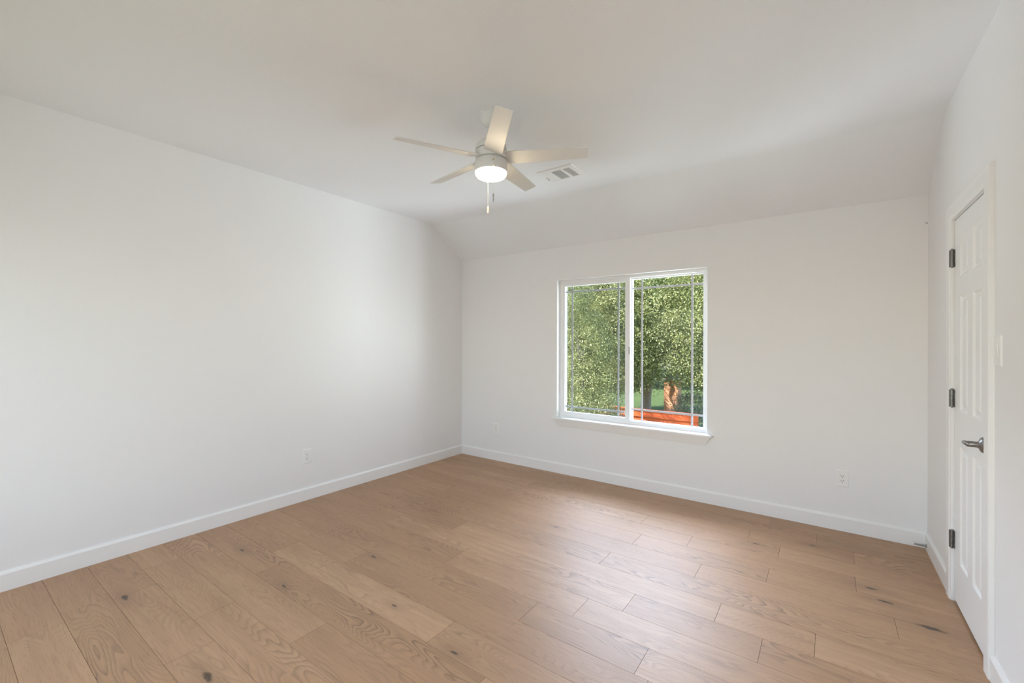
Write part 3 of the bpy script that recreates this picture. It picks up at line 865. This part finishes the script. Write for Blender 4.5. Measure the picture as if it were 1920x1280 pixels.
def limbs(parent, loc, start, targets, r0, seed):
    rnd = random.Random(seed)
    for tx, ty, tz in targets:
        bm = bmesh.new()
        a = Vector(start); b = Vector((tx, ty, tz)); pts = []
        for i in range(7):
            t = i / 6
            p = a.lerp(b, t) + Vector((rnd.uniform(-.12, .12), rnd.uniform(-.12, .12), rnd.uniform(-.1, .1) + 0.5 * math.sin(PI * t))) * (1 if 0 < i < 6 else 0)
            pts.append(p - Vector(loc))
        tube(bm, pts, [r0 * (1 - 0.82 * i / 6) for i in range(7)], 8)
        obj('branch', bm, m_bark, parent, smooth=True)

def tree(name, label, base, trunk, rads, crown, nc, per, size, ml, seed, targets=(), cut=None, clump_r=0.38, group=None):
    t = empty(name, base); tag(t, label, 'tree' if 'shrub' not in name else 'shrub', group)
    bm = bmesh.new(); tube(bm, [Vector(p) - Vector(base) for p in trunk], rads, 12)
    obj('trunk', bm, m_bark, t, smooth=True)
    limbs(t, base, trunk[-1], targets, rads[-1] * 0.75, seed)
    leaves('foliage', seed, crown, nc, per, size, ml, t, base, clump_r, cut)
    return t

# main oak spreading over both panes
SUN_D = np.array([-0.60, -0.38, 0.70]); SUN_D /= np.linalg.norm(SUN_D)
def sun_gap(c):      # openings in the crown through which the sun reaches the column and the fence
    ok = np.ones(len(c), bool)
    for q, r in (((-2.5, 17.6, -1.3), 0.62), ((-2.4, 17.6, -0.7), 0.55), ((-2.5, 13.9, -1.75), 0.2), ((-1.95, 13.9, -1.6), 0.24), ((-1.5, 13.9, -1.9), 0.2), ((-1.0, 13.9, -1.65), 0.22), ((-0.55, 13.9, -1.9), 0.2)):
        d = c - np.array(q); t = d @ SUN_D
        ok &= ~((np.linalg.norm(d - t[:, None] * SUN_D, axis=1) < r) & (t > 0))
    return ok
tree('oak_tree', 'broad sunlit oak with a pale trunk behind the fence, filling most of the window', (-3.95, 18.6, GZ),
     [(-3.95, 18.6, GZ), (-3.98, 18.6, -2.2), (-3.90, 18.5, -1.4), (-3.70, 18.2, -0.6), (-3.3, 17.6, 0.6)], [0.36, 0.29, 0.25, 0.24, 0.2],
     [(-2.4, 16.2, 3.9, 4.2, 2.8, 4.6), (0.2, 15.6, 2.2, 2.6, 2.2, 2.9), (-4.6, 15.3, 1.8, 2.8, 2.0, 2.8), (-7.4, 16.2, 3.2, 3.2, 2.6, 4.0), (-9.6, 15.6, 3.4, 2.2, 1.8, 3.2), (-6.5, 15.2, 5.2, 3.0, 1.8, 2.2), (-8.0, 16.0, 0.4, 2.6, 2.2, 2.6)],
     5600, 95, 0.088, m_leaf, 5,
     [(-1.6, 15.2, 2.2), (-5.6, 15.4, 2.0), (-2.6, 14.0, 3.8), (-0.6, 14.4, 1.2), (-7.4, 15.0, 3.0)],
     cut=lambda c: sun_gap(c) & (c[:, 1] < 16.6) & ((c[:, 2] > -0.72 - 0.45 * (c[:, 0] > -1.9) + 0.28 * np.sin(c[:, 0] * 2.1)) | ((c[:, 0] < -5.2) & (c[:, 2] > -0.95))))
tree('young_oak', 'slender nearer oak in the left pane, in front of the fence', (-4.15, 11.7, GZ),
     [(-4.15, 11.7, GZ), (-4.1, 11.7, -2.2), (-4.2, 11.7, -1.2), (-4.1, 11.6, 0.6)], [0.10, 0.085, 0.07, 0.05],
     [(-4.2, 11.4, -0.5, 1.5, 0.8, 1.3), (-5.1, 11.4, -1.1, 1.1, 0.7, 1.0), (-3.4, 11.4, -1.2, 0.9, 0.6, 0.8), (-4.2, 11.5, 1.3, 1.3, 0.7, 1.5), (-5.0, 11.4, 3.0, 1.3, 0.8, 1.3)], 900, 80, 0.062, m_leaf, 6,
     [(-4.8, 11.5, 1.4), (-3.6, 11.6, 1.5), (-5.0, 11.6, 2.6)], cut=sun_gap, clump_r=0.26)
tree('oak_tree', 'oak further back with a leaning limb left of the pale trunk', (-5.1, 22.6, GZ),
     [(-5.1, 22.6, GZ), (-5.35, 22.6, -2.0), (-5.7, 22.7, -0.9), (-6.2, 23.0, 0.6)], [0.24, 0.18, 0.15, 0.12],
     [(-7.2, 23.5, 3.2, 3.8, 2.4, 4.0), (-1.6, 23.6, 4.2, 3.2, 2.2, 3.6)], 900, 40, 0.16, m_leafd, 7, [(-7.2, 23, 2.4), (-5.0, 23, 3.0)], clump_r=0.5)
tree('pale_shrub', 'pale grey-leaved shrub behind the right end of the fence', (-1.25, 17.0, GZ),
     [(-1.25, 17.0, GZ), (-1.25, 17.0, GZ + 0.9)], [0.06, 0.04], [(-1.15, 17.0, -1.75, 0.95, 0.55, 0.85)], 110, 40, 0.085, m_leafp, 8, clump_r=0.25)
FAR = [(-14, 41), (-1, 41), (-20.5, 53), (-7.5, 53)]
FL = ['distant tree beyond the lawn behind the left pane', 'distant tree beyond the lawn, furthest to the right of its row',
      'deepest distant tree beyond the lawn, furthest to the left', 'deepest distant tree seen between the two nearer distant trees']
for i, ((x, y), lb) in enumerate(zip(FAR, FL)):
    tree('background_tree', lb, (x, y, GZ), [(x, y, GZ), (x, y, 0), (x, y, 4)], [0.4, 0.34, 0.25],
         [(x, y, 4.6, 5.2, 3.6, 7.2), (x + 1.2, y - 1, 0.4, 3.8, 2.4, 3.0)], 700, 34, 0.34, m_leafd, 20 + i, clump_r=0.9, group='trees beyond the lawn')
